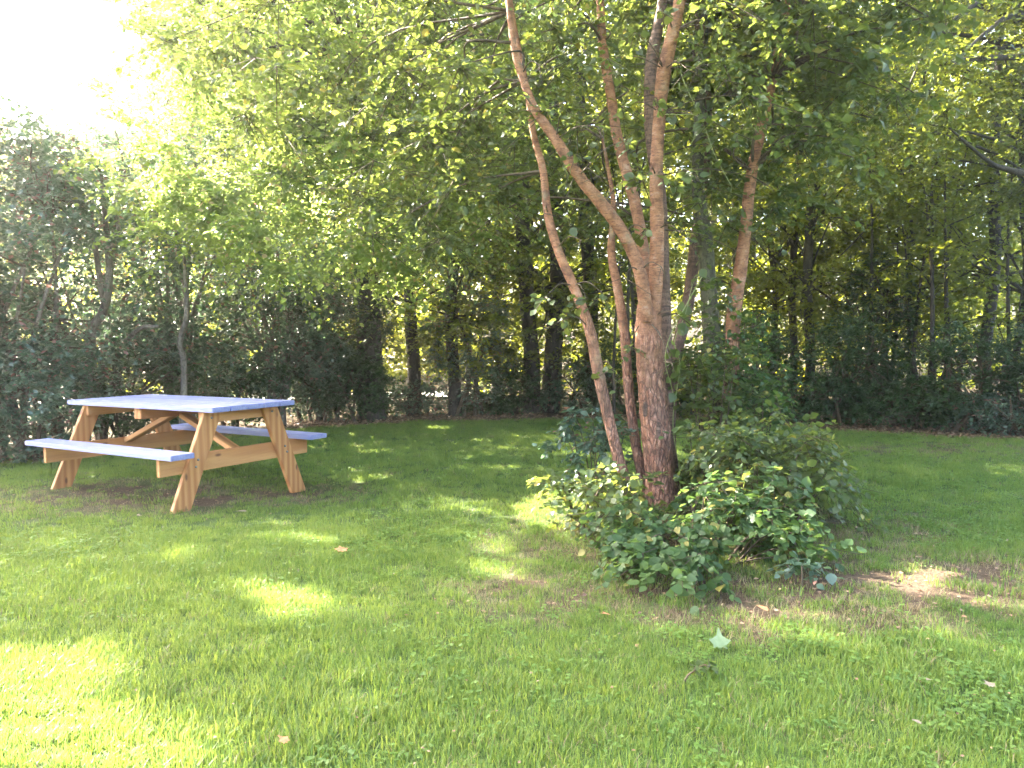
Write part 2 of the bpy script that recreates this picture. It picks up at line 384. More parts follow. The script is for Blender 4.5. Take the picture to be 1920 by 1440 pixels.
Q = Q[keep[Q].all(1)]; us = np.unique(Q); mp_ = np.full(len(V), -1); mp_[us] = np.arange(len(us)); V = V[us]; Q = mp_[Q]
me = npmesh('lawn', V, Q, [M_TURF], True)
at1 = me.attributes.new('soil', 'FLOAT', 'POINT'); at1.data.foreach_set('value', soil(V[:, 0], V[:, 1]).astype(np.float32))
tag(obj('lawn', me), kind='structure')
n = NT('pale_gravel'); M_ROAD = n.done(n.bsdf(n.ramp(n.noise(n.pos(), 30), [(.3, (.38, .36, .32)), (.7, (.55, .53, .48))]), .9))
V, Q = grid(np.linspace(-24, -.6, 20), np.linspace(17, 19, 6)); V[:, 2] += .01
V[:, 1] += .08 * V[:, 0]
tag(obj('gravel_road', npmesh('gravel_road', V, Q, [M_ROAD], True)), kind='structure')

# ------------------------------------------------------------------ grass (instanced tufts)
def blade_mat(name, cols, trs, tf):
    n = NT(name); p1 = n.noise(n.pos(), 1.1, 3); p2 = n.noise(n.pos(), 9, 3); isl = n.n('ShaderNodeNewGeometry').outputs['Random Per Island']
    s1 = n.mix(.4, p1, p2); f = n.mix(.3, s1, isl)
    c = n.ramp(f, [(.36, cols[0]), (.5, cols[1]), (.64, cols[2])]); t = n.ramp(f, [(.36, trs[0]), (.5, trs[1]), (.64, trs[2])])
    tr = n.n('ShaderNodeBsdfTranslucent'); n.l(t, tr.inputs[0])
    mx = n.n('ShaderNodeMixShader'); mx.inputs[0].default_value = tf; n.l(n.bsdf(c, .5, .35), mx.inputs[1]); n.l(tr.outputs[0], mx.inputs[2])
    return n.done(mx.outputs[0])
M_GRASS = blade_mat('grass_blade', [(.062, .122, .03), (.092, .165, .036), (.135, .20, .048)], [(.22, .34, .05), (.32, .42, .06), (.42, .49, .08)], .38)
M_STRAW = blade_mat('straw_blade', [(.13, .10, .05), (.19, .15, .08), (.26, .21, .12)], [(.3, .24, .1)] * 3, .2)
M_CLOVER = blade_mat('clover_leaf', [(.08, .15, .035), (.10, .18, .04), (.14, .22, .05)], [(.24, .38, .06)] * 3, .42)
def tuft(name, nb, h, wd, rad, mat, lean=.5):
    V = []; T = []
    for _ in range(nb):
        a, rr = R.uniform(0, 6.28), rad * math.sqrt(R.uniform()); x, y = rr * math.cos(a), rr * math.sin(a)
        th = R.uniform(0, 6.28); H = h * R.uniform(.45, 1.15); W = wd * R.uniform(.7, 1.3); ln = H * lean * R.uniform(.1, 1.6)
        dx, dy = math.cos(th), math.sin(th); sx, sy = -dy * W, dx * W; b = len(V)
        V += [(x - sx, y - sy, -.01), (x + sx, y + sy, -.01), (x - sx * .8 + dx * ln * .35, y - sy * .8 + dy * ln * .35, H * .6), (x + sx * .8 + dx * ln * .35, y + sy * .8 + dy * ln * .35, H * .6), (x + dx * ln, y + dy * ln, H)]
        T += [(b, b + 1, b + 3), (b, b + 3, b + 2), (b + 2, b + 3, b + 4)]
    return bpy.data.objects.new(name, npmesh(name, V, T, [mat]))
def clover(name):
    P = []; A = []; N = []; Z = []
    for _ in range(9):
        c = np.array([R.uniform(-.06, .06), R.uniform(-.06, .06), R.uniform(.02, .045)]); a0 = R.uniform(0, 6.28)
        for k in range(3):
            a = a0 + k * 2.09; P.append(c); A.append((math.cos(a), math.sin(a), .1)); N.append((R.normal() * .3, R.normal() * .3, 1)); Z.append(R.uniform(.009, .015))
    V0, T0 = ROUND; me = leaf_mesh(name, np.array(P), np.array(A), np.array(N), np.array(Z), M_CLOVER, ROUND)
    return bpy.data.objects.new(name, me)
TU = [tuft('tuft_a', 38, .040, .0016, .065, M_GRASS), tuft('tuft_b', 34, .030, .0019, .065, M_GRASS, .9), tuft('tuft_c', 34, .050, .0015, .06, M_GRASS, .7),
      tuft('tuft_d', 20, .034, .0013, .07, M_STRAW, 1.4), clover('tuft_e')]
def scatter(name, P, rotz, scl, idx, sources):
    me = bpy.data.meshes.new(name); me.vertices.add(len(P)); me.vertices.foreach_set('co', np.asarray(P, np.float32).ravel())
    rv = np.zeros((len(P), 3), np.float32); rv[:, 2] = rotz; rv[:, :2] = R.normal(0, .12, (len(P), 2))
    a = me.attributes.new('rot', 'FLOAT_VECTOR', 'POINT'); a.data.foreach_set('vector', rv.ravel())
    a = me.attributes.new('scl', 'FLOAT', 'POINT'); a.data.foreach_set('value', np.asarray(scl, np.float32))
    a = me.attributes.new('idx', 'INT', 'POINT'); a.data.foreach_set('value', np.asarray(idx, np.int32))
    o = bpy.data.objects.new(name, me); link(o)
    g = bpy.data.node_groups.new(name, 'GeometryNodeTree')
    g.interface.new_socket('Geometry', in_out='INPUT', socket_type='NodeSocketGeometry'); g.interface.new_socket('Geometry', in_out='OUTPUT', socket_type='NodeSocketGeometry')
    gi, go = g.nodes.new('NodeGroupInput'), g.nodes.new('NodeGroupOutput')
    ip = g.nodes.new('GeometryNodeInstanceOnPoints'); ip.inputs['Pick Instance'].default_value = True
    jn = g.nodes.new('GeometryNodeGeometryToInstance')
    for s in reversed(sources):
        oi = g.nodes.new('GeometryNodeObjectInfo'); oi.inputs['Object'].default_value = s; oi.inputs['As Instance'].default_value = False
        g.links.new(oi.outputs['Geometry'], jn.inputs[0])
    def na(nm, ty):
        x = g.nodes.new('GeometryNodeInputNamedAttribute'); x.data_type = ty; x.inputs['Name'].default_value = nm; return x.outputs['Attribute']
    g.links.new(gi.outputs[0], ip.inputs['Points']); g.links.new(jn.outputs[0], ip.inputs['Instance'])
    g.links.new(na('idx', 'INT'), ip.inputs['Instance Index']); g.links.new(na('rot', 'FLOAT_VECTOR'), ip.inputs['Rotation']); g.links.new(na('scl', 'FLOAT'), ip.inputs['Scale'])
    g.links.new(ip.outputs[0], go.inputs[0])
    md = o.modifiers.new('scatter', 'NODES'); md.node_group = g
    return o
N0 = 62000
px = R.uniform(-8.5, 8.5, N0); py = R.uniform(1.2, 12.3, N0)
near = R.uniform(size=N0) < 1; k = (np.abs(px) < .75 * py + 1.6) & inside(px, py)
# more tufts close to the camera
qx = R.uniform(-4, 4.5, 16000); qy = R.uniform(1.4, 5.0, 16000); k2 = np.abs(qx) < .75 * qy + 1
px = np.concatenate([px[k], qx[k2]]); py = np.concatenate([py[k], qy[k2]])
so_ = soil(px, py); k = R.uniform(size=len(px)) > so_ * 1.08; 
sparse = vnoise(px, py, 2.2, 9)
px, py, so_, sparse = px[k], py[k], so_[k], sparse[k]
idx = R.choice([0, 1, 2, 3, 4], len(px), p=[.36, .34, .20, .05, .05])
cl = vnoise(px, py, 1.3, 21); idx = np.where((cl > .70) & (R.uniform(size=len(px)) < .18), 4, idx)
idx = np.where((so_ > .18) & (R.uniform(size=len(px)) < .5), 3, idx)
idx = np.where((idx == 4) & (px < -.6) & (py < 3.1), 1, idx)
sc = R.uniform(.5, 1.08, len(px)) * (.8 + .45 * sparse)
tag(scatter('grass', np.column_stack([px, py, gz(px, py)]), R.uniform(0, 6.28, len(px)), sc, idx, TU), kind='stuff')

# leaf litter
def litter(name, n_, fx, size=(.03, .06)):
    x, y = fx(n_); P = np.column_stack([x, y, gz(x, y) + R.uniform(.0, .02, len(x))])
    a = R.normal(size=(len(x), 3)); a[:, 2] *= .15; nn = np.array([0, 0, 1.]) + R.normal(size=(len(x), 3)) * .35
    return tag(obj(name, leaf_mesh(name, P, a, nn, R.uniform(*size, len(x)), M_LITTER)), kind='stuff')
def edge_pts(n_):
    s = R.uniform(3, 12, n_); i = s.astype(int); f = (s - i)[:, None]; P = EDGE[i] * (1 - f) + EDGE[i + 1] * f
    d = EDGE[i + 1] - EDGE[i]; nn = unit(np.column_stack([-d[:, 1], d[:, 0]])); P = P + nn * np.abs(R.normal(.1, 1.0, n_))[:, None] - nn * .15
    return P[:, 0], P[:, 1]
litter('dry_leaf_litter', 16000, edge_pts)
def soil_pts(n_):
    x = R.uniform(-4.5, 4.5, n_ * 8); y = R.uniform(2.6, 7.5, n_ * 8); k = R.uniform(size=n_ * 8) < soil(x, y) * .3; return x[k], y[k]
def lawn_pts(n_):
    y = 1.8 + R.uniform(0, 1, n_) ** 1.4 * 8; x = R.uniform(-.75, .75, n_) * (y + .5); k = inside(x, y); return x[k], y[k]
litter('lawn_debris', 900, lawn_pts, (.006, .016)).location.z = .018
litter('bare_patch_litter', 5000, soil_pts, (.012, .03))

# ------------------------------------------------------------------ picnic table
TC = np.array([-2.795, 6.435]); TR = -.538
tb = empty('picnic_table', (TC[0], TC[1], 0), label='wooden A-frame picnic table with periwinkle blue painted top and seats', cat='picnic table')
tb.rotation_euler = (0, 0, TR)
def board(name, size, loc, mat, rot=(0, 0, 0), bev=.004):
    import bmesh
    bm = bmesh.new(); bmesh.ops.create_cube(bm, size=1)
    for v in bm.verts: v.co = Vector((v.co.x * size[0], v.co.y * size[1], v.co.z * size[2]))
    bmesh.ops.bevel(bm, geom=bm.edges[:], offset=bev, segments=2, affect='EDGES')
    me = bpy.data.meshes.new(name); bm.to_mesh(me); bm.free(); me.materials.append(mat)
    o = bpy.data.objects.new(name, me); link(o, tb); o.location = loc; o.rotation_euler = rot; return o
Lt, Wt = 1.896, .794
for i in range(5):
    wb = (Wt - 4 * .006) / 5; board('tabletop_board', (Lt + R.uniform(-.006, .004), wb, .038), (0, -Wt / 2 + wb / 2 + i * (wb + .006), .75 - .019 + R.uniform(-.0015, .0015)), M_PAINT)
for s in (-1, 1):
    board('seat_board', (Lt, .19, .038), (0, s * (.753 - .095), .44 - .019), M_PAINT)
xe = .774
for sx in (-1, 1):
    X = sx * xe
    board('seat_beam', (.038, 1.42, .135), (X - sx * .039, 0, .44 - .0395 - .0675), T_Y)
    board('tabletop_cleat', (.038, .70, .09), (X - sx * .039, 0, .71 - .045), T_Y)
    for sy in (-1, 1):
        top = Vector((X, sy * .27, .708)); foot = Vector((X, sy * .575, 0))
        wx = TC[0] + math.cos(TR) * X - math.sin(TR) * foot.y; wy = TC[1] + math.sin(TR) * X + math.cos(TR) * foot.y
        foot.z = float(gz(wx, wy)) - .01
        d = (foot - top); mid = (foot + top) / 2
        import bmesh
        hw = .0725; bm = bmesh.new(); vs = []
        for (c, z) in ((top, top.z), (foot, foot.z)):
            for ex in (-.019, .019):
                for ey in (-hw, hw): vs.append(bm.verts.new((c.x + ex, c.y + ey * 1.08, z)))
        for q in ((0, 1, 3, 2), (4, 6, 7, 5), (0, 4, 5, 1), (2, 3, 7, 6), (0, 2, 6, 4), (1, 5, 7, 3)): bm.faces.new([vs[j] for j in q])
        bmesh.ops.recalc_face_normals(bm, faces=bm.faces[:]); bmesh.ops.bevel(bm, geom=bm.edges[:], offset=.004, segments=2, affect='EDGES')
        me = bpy.data.meshes.new('leg'); bm.to_mesh(me); bm.free(); me.materials.append(T_Z); link(bpy.data.objects.new('leg', me), tb)
board('tabletop_cleat', (.09, .70, .088), (-.03, 0, .71 - .0455), T_Y)
for sx in (-1, 1):
    a = Vector((sx * .06, .0, .63)); b = Vector((sx * (xe - .06), .0, .37)); d = b - a
    board('brace', (d.length, .085, .038), (a + b) / 2, T_X, (0, -math.atan2(d.z, d.x), 0))
n = NT('galvanised_steel'); M_BOLT = n.done(n.bsdf((.25, .25, .26), .4)); M_BOLT.node_tree.nodes['Principled BSDF'].inputs['Metallic'].default_value = .9
for sx in (-1, 1):
    for sy in (-1, 1):
        for z in (.31, .36, .66):
            yy = sy * (.575 - (.305) * z / .71)
            t_ = Tubes(); X = sx * xe; t_.add([(X + sx * .018, yy, z), (X + sx * .026, yy, z)], [.009, .009], 8, 1); link(bpy.data.objects.new('bolt', t_.mesh('bolt', M_BOLT, False)), tb)

# ------------------------------------------------------------------ tree helpers
def stem_part(name, pts, rad, mat, root, org, k=12, sub=8, lump=.10):
    t = Tubes(); t.add(pts, rad, k, sub, lump); o = obj(name, t.mesh(name, mat), root, org); return o
def limbs_and_twigs(root, org, C, anchors, mat, ends=None, r0=.03, name='branches', every=1):
    """a limb from the nearest stem point to each clump centre, thin twigs within the clumps"""
    t = Tubes(); A = np.asarray(anchors)
    for c in C[::every]:
        below = A[A[:, 2] < c[2] + .5]; below = below if len(below) else A
        a = below[np.argmin(((below - c) ** 2 * [1, 1, .6]).sum(1))]
        m = (a + c) / 2 + R.normal(0, .12, 3); m[2] += .12 * np.linalg.norm(c - a)
        if not keep_gaps(a + (c - a) * np.linspace(.1, 1, 12)[:, None], .1).all(): continue
        ln = np.linalg.norm(c - a); r1 = min(r0, .008 + .010 * ln)
        t.add([a, m, c], [r1, r1 * .65, r1 * .25], 5, 4)
    if ends is not None:
        a, b = ends
        for i in range(0, len(a), 3): t.add([a[i], b[i]], [.004, .0015], 3, 1)
    me = t.mesh(name, mat)
    return tag(obj(name, me, root, org), kind='stuff') if me else None
def ell_points(n_, cen, rad, shell=.35, r=None):
    r = r or R; d = unit(r.normal(size=(n_, 3))); q = r.uniform(shell ** 3, 1, n_) ** (1 / 3)
    return np.array(cen) + d * q[:, None] * np.array(rad)
def crown(root, org, C, nt_, L, m, size, mat, tpl=SMALL, name='foliage', droop=.25, tilt=.45, flat=.5, filt=None, gaps=True):
    P, A, N, Z, ends = sprays(C, nt_, L, m, size, droop, tilt, flat)
    k = np.ones(len(P), bool)
    if gaps: k &= keep_gaps(P)
    if filt is not None: k &= filt(P)
    k &= P[:, 2] > .03
    o = obj(name, leaf_mesh(name, P[k], A[k], N[k], Z[k], mat, tpl), root, org)
    return tag(o, kind='stuff'), ends

def Yp(lst): return [at(u, v, Y) for u, v, Y in lst]
def rw(ws, Y): return [w_ / 2 / F * Y for w_ in ws]
def base_at(u, Y, z=-.03):
    p = at(u, 641, Y); x = p[0]
    return np.array([x, Y, float(gz(x, Y)) + z])

# ---- cherry tree in the middle
cb = base_at(1243, 5.65); CO = (cb[0], cb[1], 0)
ch = empty('cherry_tree', CO, label='large multi-stemmed cherry tree with flaking reddish bark in the middle of the lawn', cat='tree')
stem_part('trunk', [cb] + Yp([(1240, 900, 5.65), (1228, 800, 5.65), (1219, 700, 5.65), (1216, 620, 5.65), (1220, 560, 5.65), (1223, 535, 5.65)]), rw([66, 56, 53, 50, 48, 40, 26], 5.65), B_CHERRY_LOW, ch, CO, 28, 10, .13)
stA = Yp([(1222, 600, 5.62), (1230, 520, 5.62), (1232, 430, 5.6), (1230, 330, 5.6), (1237, 210, 5.6), (1246, 130, 5.55), (1262, 60, 5.5), (1278, -20, 5.45), (1292, -150, 5.4), (1300, -400, 5.5)])
stB = Yp([(1214, 600, 5.6), (1200, 510, 5.5), (1170, 440, 5.45), (1130, 385, 5.4), (1085, 330, 5.35), (1042, 262, 5.3), (1003, 205, 5.3), (978, 140, 5.3), (962, 80, 5.3), (945, -60, 5.4), (900, -300, 5.6)])
stC = Yp([(1216, 590, 5.75), (1208, 480, 5.8), (1190, 380, 5.85), (1160, 270, 5.9), (1147, 190, 5.95), (1130, 80, 6.0), (1122, -40, 6.1), (1100, -300, 6.3)])
stD = Yp([(1262, 940, 5.9), (1250, 780, 5.9), (1246, 640, 5.9), (1243, 520, 5.95), (1238, 380, 6.0), (1222, 250, 6.05), (1222, 120, 6.1), (1242, 0, 6.2), (1260, -200, 6.3)])
stE = [base_at(1192, 5.5)] + Yp([(1160, 860, 5.5), (1135, 760, 5.5), (1120, 690, 5.5), (1105, 615, 5.5), (1075, 535, 5.5), (1045, 465, 5.5), (1027, 400, 5.5), (1018, 320, 5.5), (1000, 250, 5.5), (985, 150, 5.55), (960, 20, 5.6), (940, -150, 5.7)])
stF = [base_at(1215, 5.8)] + Yp([(1190, 820, 5.85), (1178, 720, 5.9), (1170, 620, 5.9), (1158, 540, 5.9), (1146, 470, 5.95), (1150, 380, 6.0), (1130, 260, 6.1)])
stem_part('stem', stA, rw([30, 27, 26, 24, 23, 27, 23, 21, 18, 12], 5.6), B_CHERRY, ch, CO, 16, 8, .05)
stem_part('stem', stB, rw([28, 24, 23, 23, 21, 19, 16, 14, 12, 10, 8], 5.4), B_CHERRY, ch, CO, 16, 8, .06)
stem_part('stem', stC, rw([27, 22, 21, 20, 18, 17, 14, 10], 5.9), B_CHERRY, ch, CO, 14, 8, .06)
stem_part('stem', stD, rw([30, 28, 27, 26, 24, 26, 24, 18, 10], 6), B_BROWN, ch, CO, 14, 8, .06)
stem_part('stem', stE, rw([28, 22, 22, 22, 20, 18, 17, 16, 14, 12, 10, 8, 6], 5.5), B_CHERRY, ch, CO, 14, 8, .08)
stem_part('stem', stF, rw([20, 19, 19, 18, 17, 15, 10, 5], 5.9), B_CHERRY, ch, CO, 10, 8, .06)
for (u, v, hh, ww) in ((1209, 768, .05, .011), (1234, 806, .055, .012)):
    c = at(u, v, 5.65 - 26 / F * 5.65 - .004); t = Tubes(); th = np.linspace(0, 2 * math.pi, 13)
    t.add([c + np.array([ww * math.cos(a_), .004 * math.cos(a_) ** 2, hh * math.sin(a_)]) for a_ in th], [.007] * 13, 6, 2, .5)
    t.add([c + np.array([0, .006, -hh * .9]), c + np.array([.002, .004, 0]), c + np.array([0, .006, hh * .9])], [.006, ww * .9, .006], 8, 4, .2)
    obj('knot', t.mesh('knot', B_BROWN), ch, CO)
anch = np.vstack([stA[4:], stB[4:], stC[3:], stD[5:], stE[7:], stF[5:]])
C = ell_points(440, (.3, 6.7, 4.3), (3.3, 2.2, 2.5), .2)
pu, pv, pd = proj(C)
kk = ((C[:, 2] < 4.9) | (R.uniform(size=len(C)) < .4)) & ~((pu > 1150) & (pu < 1300) & (C[:, 1] < 5.9) & (R.uniform(size=len(C)) < .4)) & (pd > 4.2) & ~((pu > 1000) & (C[:, 1] < 5.2) & (C[:, 2] < 3.6) & (R.uniform(size=len(C)) < .4)) & (C[:, 2] > 2.0 + .4 * np.abs(C[:, 0] - .3) * 0)
C = C[kk]
fo, en = crown(ch, CO, C, 13, .48, 12, .054, L_CHERRY, MID, droop=.45, tilt=.7)
limbs_and_twigs(ch, CO, C, anch, B_TWIG, en, every=3, r0=.012)
# single leaves near the stems that can be told apart
LV = [bpy.data.meshes.new('leaf')]
def leaf_data(mat, tpl, nm='leaf'):
    return npmesh(nm, tpl[0], tpl[1], [mat], True)
def leaf_parts(root, org, P, A, N, Z, me):
    Ms = frames(A, N)
    for i in range(len(P)):
        o = bpy.data.objects.new('leaf', me); COL.objects.link(o); o.parent = root
        m = Ms[i] * Z[i]; p = P[i] - np.array(org)
        o.matrix_local = Matrix(((m[0, 0], m[0, 1], m[0, 2], p[0]), (m[1, 0], m[1, 1], m[1, 2], p[1]), (m[2, 0], m[2, 1], m[2, 2], p[2]), (0, 0, 0, 1)))
cl_ = Yp([(1190, 335, 5.3), (1215, 325, 5.3), (1165, 200, 5.3), (1225, 185, 5.3), (1180, 260, 5.2), (1080, 290, 5.2), (1290, 320, 5.4), (1100, 560, 5.3), (1130, 550, 5.3), (1270, 590, 5.4), (1180, 650, 5.6), (1020, 560, 5.3), (1055, 600, 5.3), (1330, 230, 5.4), (1250, 340, 5.4), (1140, 110, 5.2), (1060, 380, 5.3), (1210, 430, 5.4), (1150, 690, 5.3), (1310, 380, 5.6), (1380, 250, 5.3), (1350, 60, 5.3), (1430, 180, 5.3)])
cl_ += Yp([(1190, 60, 5.1), (1240, 20, 5.2), (1210, 120, 5.2), (1010, 120, 5.1), (960, 180, 5.1), (1060, 190, 5.0), (1120, 330, 5.1), (1280, 440, 5.3), (1170, 520, 5.3), (1320, 600, 5.6), (1260, 680, 5.4), (1410, 330, 5.7), (1380, 470, 5.8), (1290, 130, 5.1), (1020, 400, 5.2), (1090, 450, 5.2), (1240, 500, 5.3), (1360, 150, 5.2), (1130, 240, 5.0)])
Pl, Al, Nl, Zl, en = sprays(np.array(cl_), 3, .18, 4, .068, .6, .8)
Pl, Al, Nl, Zl = Pl[:300], Al[:300], Nl[:300], Zl[:300]
leaf_parts(ch, CO, Pl, Al, Nl, Zl, leaf_data(L_CHERRY, OVATE))
t = Tubes()
for i in range(len(en[0])): t.add([en[0][i], en[1][i]], [.003, .0012], 4, 1)
for c in cl_:
    a = anch[np.argmin(((anch - c) ** 2).sum(1))]; allp = np.vstack([stA, stB, stC, stE]); a = allp[np.argmin(((allp - c) ** 2).sum(1))]
    t.add([a, (a + c) / 2 + [0, 0, .05], c], [.006, .004, .002], 4, 4)
obj('twig', t.mesh('twig', B_TWIG), ch, CO)['kind'] = 'stuff'

# ---- slim trees rising behind the shrub, right of the cherry
def slim_tree(pts, ws, Y, mat, label, Cn, rad, leafmat, nC=40, group=None):
    b = pts[0]; org = (b[0], b[1], 0)
    r = empty('slim_tree', org, label=label, cat='tree', group=group)
    stem_part('trunk', pts, rw(ws, Y), mat, r, org, 12, 8, .07)
    C = ell_points(nC, Cn, rad, .2); _, en = crown(r, org, C, 9, .5, 8, .09, leafmat, droop=.4, tilt=.6, gaps=True)
    limbs_and_twigs(r, org, C, pts[len(pts) // 2:], B_TWIG, None, every=2); return r
slim_tree([base_at(1247, 6.6)] + Yp([(1262, 700, 6.6), (1290, 570, 6.6), (1305, 450, 6.6), (1318, 330, 6.6), (1325, 200, 6.6), (1312, 60, 6.6), (1310, -150, 6.6)]), [26, 24, 22, 22, 21, 20, 18, 12], 6.6, B_BROWN, 'slim leaning brown tree just right of the cherry trunk', (1.9, 7.2, 4.6), (1.4, 1.2, 1.8), L_CHERRY)
slim_tree([base_at(1348, 6.4)] + Yp([(1345, 800, 6.4), (1336, 680, 6.4), (1330, 560, 6.4), (1322, 450, 6.4), (1308, 340, 6.4), (1315, 150, 6.5), (1330, -100, 6.6)]), [38, 34, 32, 31, 28, 22, 18, 12], 6.4, B_MOSS, 'mossy dark trunk rising behind the shrub, between two brown slim trees', (2.0, 7.0, 4.9), (1.4, 1.3, 1.6), L_CHERRY)
slim_tree([base_at(1366, 6.3)] + Yp([(1370, 760, 6.3), (1372, 680, 6.3), (1376, 590, 6.3), (1388, 510, 6.3), (1398, 430, 6.3), (1410, 320, 6.3), (1448, 150, 6.4), (1475, 0, 6.5), (1490, -200, 6.6)]), [30, 28, 27, 26, 24, 22, 20, 18, 16, 10], 6.3, B_CHERRY, 'slim orange-brown tree on the right edge of the shrub clump', (2.35, 6.6, 4.0), (1.2, 1.2, 1.7), L_CHERRY, 110)

# ---- big light green tree left of centre, behind the lawn
def big_tree(name, base, r0, h, mat, label, cens, leafmat, nC, nt_, L, m, size, lean=(0, 0), group=None, filt=None, cfilt=None, cat='tree', every=2, tpl=SMALL, droop=.35, extra=None):
    org = (base[0], base[1], 0); r = empty(name, org, label=label, cat=cat, group=group)
    zz = np.array([-.05, .25, .6, 1.0]) ; pts = [np.array([base[0] + lean[0] * t_ + .08 * math.sin(5 * t_ + base[0]), base[1] + lean[1] * t_, h * t_ if t_ > 0 else -.05]) for t_ in (0, .04, .25, .5, .75, 1)]
    stem_part('trunk', pts, [r0 * 1.35, r0 * 1.05, r0 * .9, r0 * .75, r0 * .5, r0 * .2], mat, r, org, 14, 6, .10)
    C = np.vstack([ell_points(max(1, int(nC * f)), c, e, .3) for c, e, f in cens])
    if cfilt is not None: C = C[cfilt(C)]
    _, en = crown(r, org, C, nt_, L, m, size, leafmat, droop=droop, tilt=.6, filt=filt, tpl=tpl)
    limbs_and_twigs(r, org, C, np.array(pts[2:]), B_DARK, None, r0=.032, every=every)
    return r
def sky_hole(P):
    """the open gap between the garden trees at the upper left"""
    u, v, d = proj(P); edge = 205 + 45 * np.sin(v * .03) + 25 * np.sin(v * .11)
    return ~((d > 0) & (u < edge) & (u > -500) & (v < 205 + .35 * np.clip(u, 0, 300)) & (v > -400))
big_tree('maple_tree', base_at(702, 12.2), .20, 9, B_DARK, 'large maple with sunlit yellow-green crown drooping above the picnic table', [((-2.2, 9.2, 4.6), (2.7, 2.3, 2.9), .70), ((-1.8, 8.3, 2.6), (1.7, 1.1, .9), .11), ((-3.1, 8.2, 3.3), (1.2, .9, 1.5), .10), ((-2.9, 10.5, 6), (2.4, 2.4, 2), .09)], L_MAPLE, 640, 12, .55, 12, .064, filt=sky_hole, cfilt=sky_hole, every=3, tpl=MID)

# ---- dark oak whose boughs reach in from the upper right
ok = big_tree('oak_tree', (7.6, 9.8, 0), .3, 9, B_DARK, 'dark green oak with boughs reaching in over the right side of the lawn', [((4.8, 9.4, 5.3), (3.4, 2.3, 2.6), 1)], L_OAK, 400, 12, .52, 12, .066, every=9)
t = Tubes()
for L_ in ([(2100, 60, 9.4), (1900, -10, 9.0), (1800, 30, 8.6), (1740, 90, 8.4), (1700, 170, 8.2)], [(2100, 60, 9.4), (1920, 30, 9.0), (1850, 60, 8.6), (1790, 120, 8.3)], [(1800, 30, 8.6), (1760, 120, 8.6), (1752, 200, 8.7)], [(2050, 340, 9.2), (1900, 320, 9), (1850, 300, 8.8), (1780, 240, 8.5)], [(2050, 0, 9.2), (1720, -40, 9), (1600, 10, 8.8), (1530, 80, 8.5)]):
    P = Yp(L_); P[0] = np.array([7.5, 9.8, P[0][2]]); t.add(P, np.linspace(.045, .010, len(P)), 8, 8, .06)
obj('bough', t.mesh('bough', B_DARK), ok, (7.6, 9.8, 0))

# ------------------------------------------------------------------ hedge of large shrubs on the left
def big_shrub(base, h, rad, label, leafmat, nC, size, cat='shrub', stems=6, bark_=B_GREY, group=None, name='tall_shrub', zlo=.25, filt=None, nt_=8, L=.42, m=8, flat=.5):
    org = (base[0], base[1], 0); r = empty(name, org, label=label, cat=cat, group=group)
    C = ell_points(nC, (base[0], base[1], h * .56), (rad[0], rad[1], h * .5), .45); C = C[C[:, 2] > zlo]
    tips = ell_points(stems, (base[0], base[1], h * .65), (rad[0] * .7, rad[1] * .7, h * .25), .4)
    an = []
    for tp in tips:
        b0 = np.array([base[0] + R.uniform(-.25, .25), base[1] + R.uniform(-.2, .2), -.03]); mid = b0 * .45 + tp * .55; mid[:2] = b0[:2] * .7 + tp[:2] * .3 + R.normal(0, .08, 2); mid[2] = tp[2] * .5
        q = .02 + .012 * h / 3; stem_part('stem', [b0, mid, tp], [q * 1.2, q * .8, q * .3], bark_, r, org, 7, 7, .08); an += [mid, tp, (mid + tp) / 2]
    _, en = crown(r, org, C, nt_, L, m, size, leafmat, droop=.35, tilt=.55, filt=filt, flat=flat)
    limbs_and_twigs(r, org, C, an, B_TWIG, None, r0=.016, every=2); return r
def hedge_hollow(P):
    """bare brown interior of the hedge, open towards the lawn"""
    q = ((P[:, 0] + 4.45) / .8) ** 2 + ((P[:, 2] - 1.75) / .6) ** 2
    q2 = ((P[:, 0] + 3.2) / .35) ** 2 + ((P[:, 2] - 1.5) / .4) ** 2
    return ~((np.minimum(q, q2) < R.uniform(.6, 1.1, len(P))) & (P[:, 1] < 8.95) & (R.uniform(size=len(P)) < .8))
def at_g(u, Y): p = at(u, 641, Y); return (p[0], Y)
hedge = [(20, 8.4, 3.65, (1.2, .9), 'tall hazy green shrub at the far left edge behind the picnic table', L_HEDGE),
         (-200, 8.0, 3.9, (1.2, .9), 'arching shrub partly outside the left edge', L_HEDGE),
         (185, 9.6, 3.7, (1.15, .9), 'tall lilac-like shrub with forked pale stems left of the table top', L_HEDGE),
         (345, 10.4, 4.3, (1.15, .9), 'blue-green arching shrub with bent bare stems right behind the picnic table', L_HEDGE),
         (500, 11.3, 3.3, (1.1, .8), 'dark evergreen-looking shrub beyond the right end of the table top', L_HEDGE),
         (620, 12.3, 2.7, (1.0, .8), 'dark rounded shrub beside the thick maple trunk', L_DARK)]
for (u, Y, h, rad, lab, lm) in hedge:
    big_shrub(at_g(u, Y), h, rad, lab, lm, 330, .068, filt=hedge_hollow, nt_=11, L=.45, stems=9)
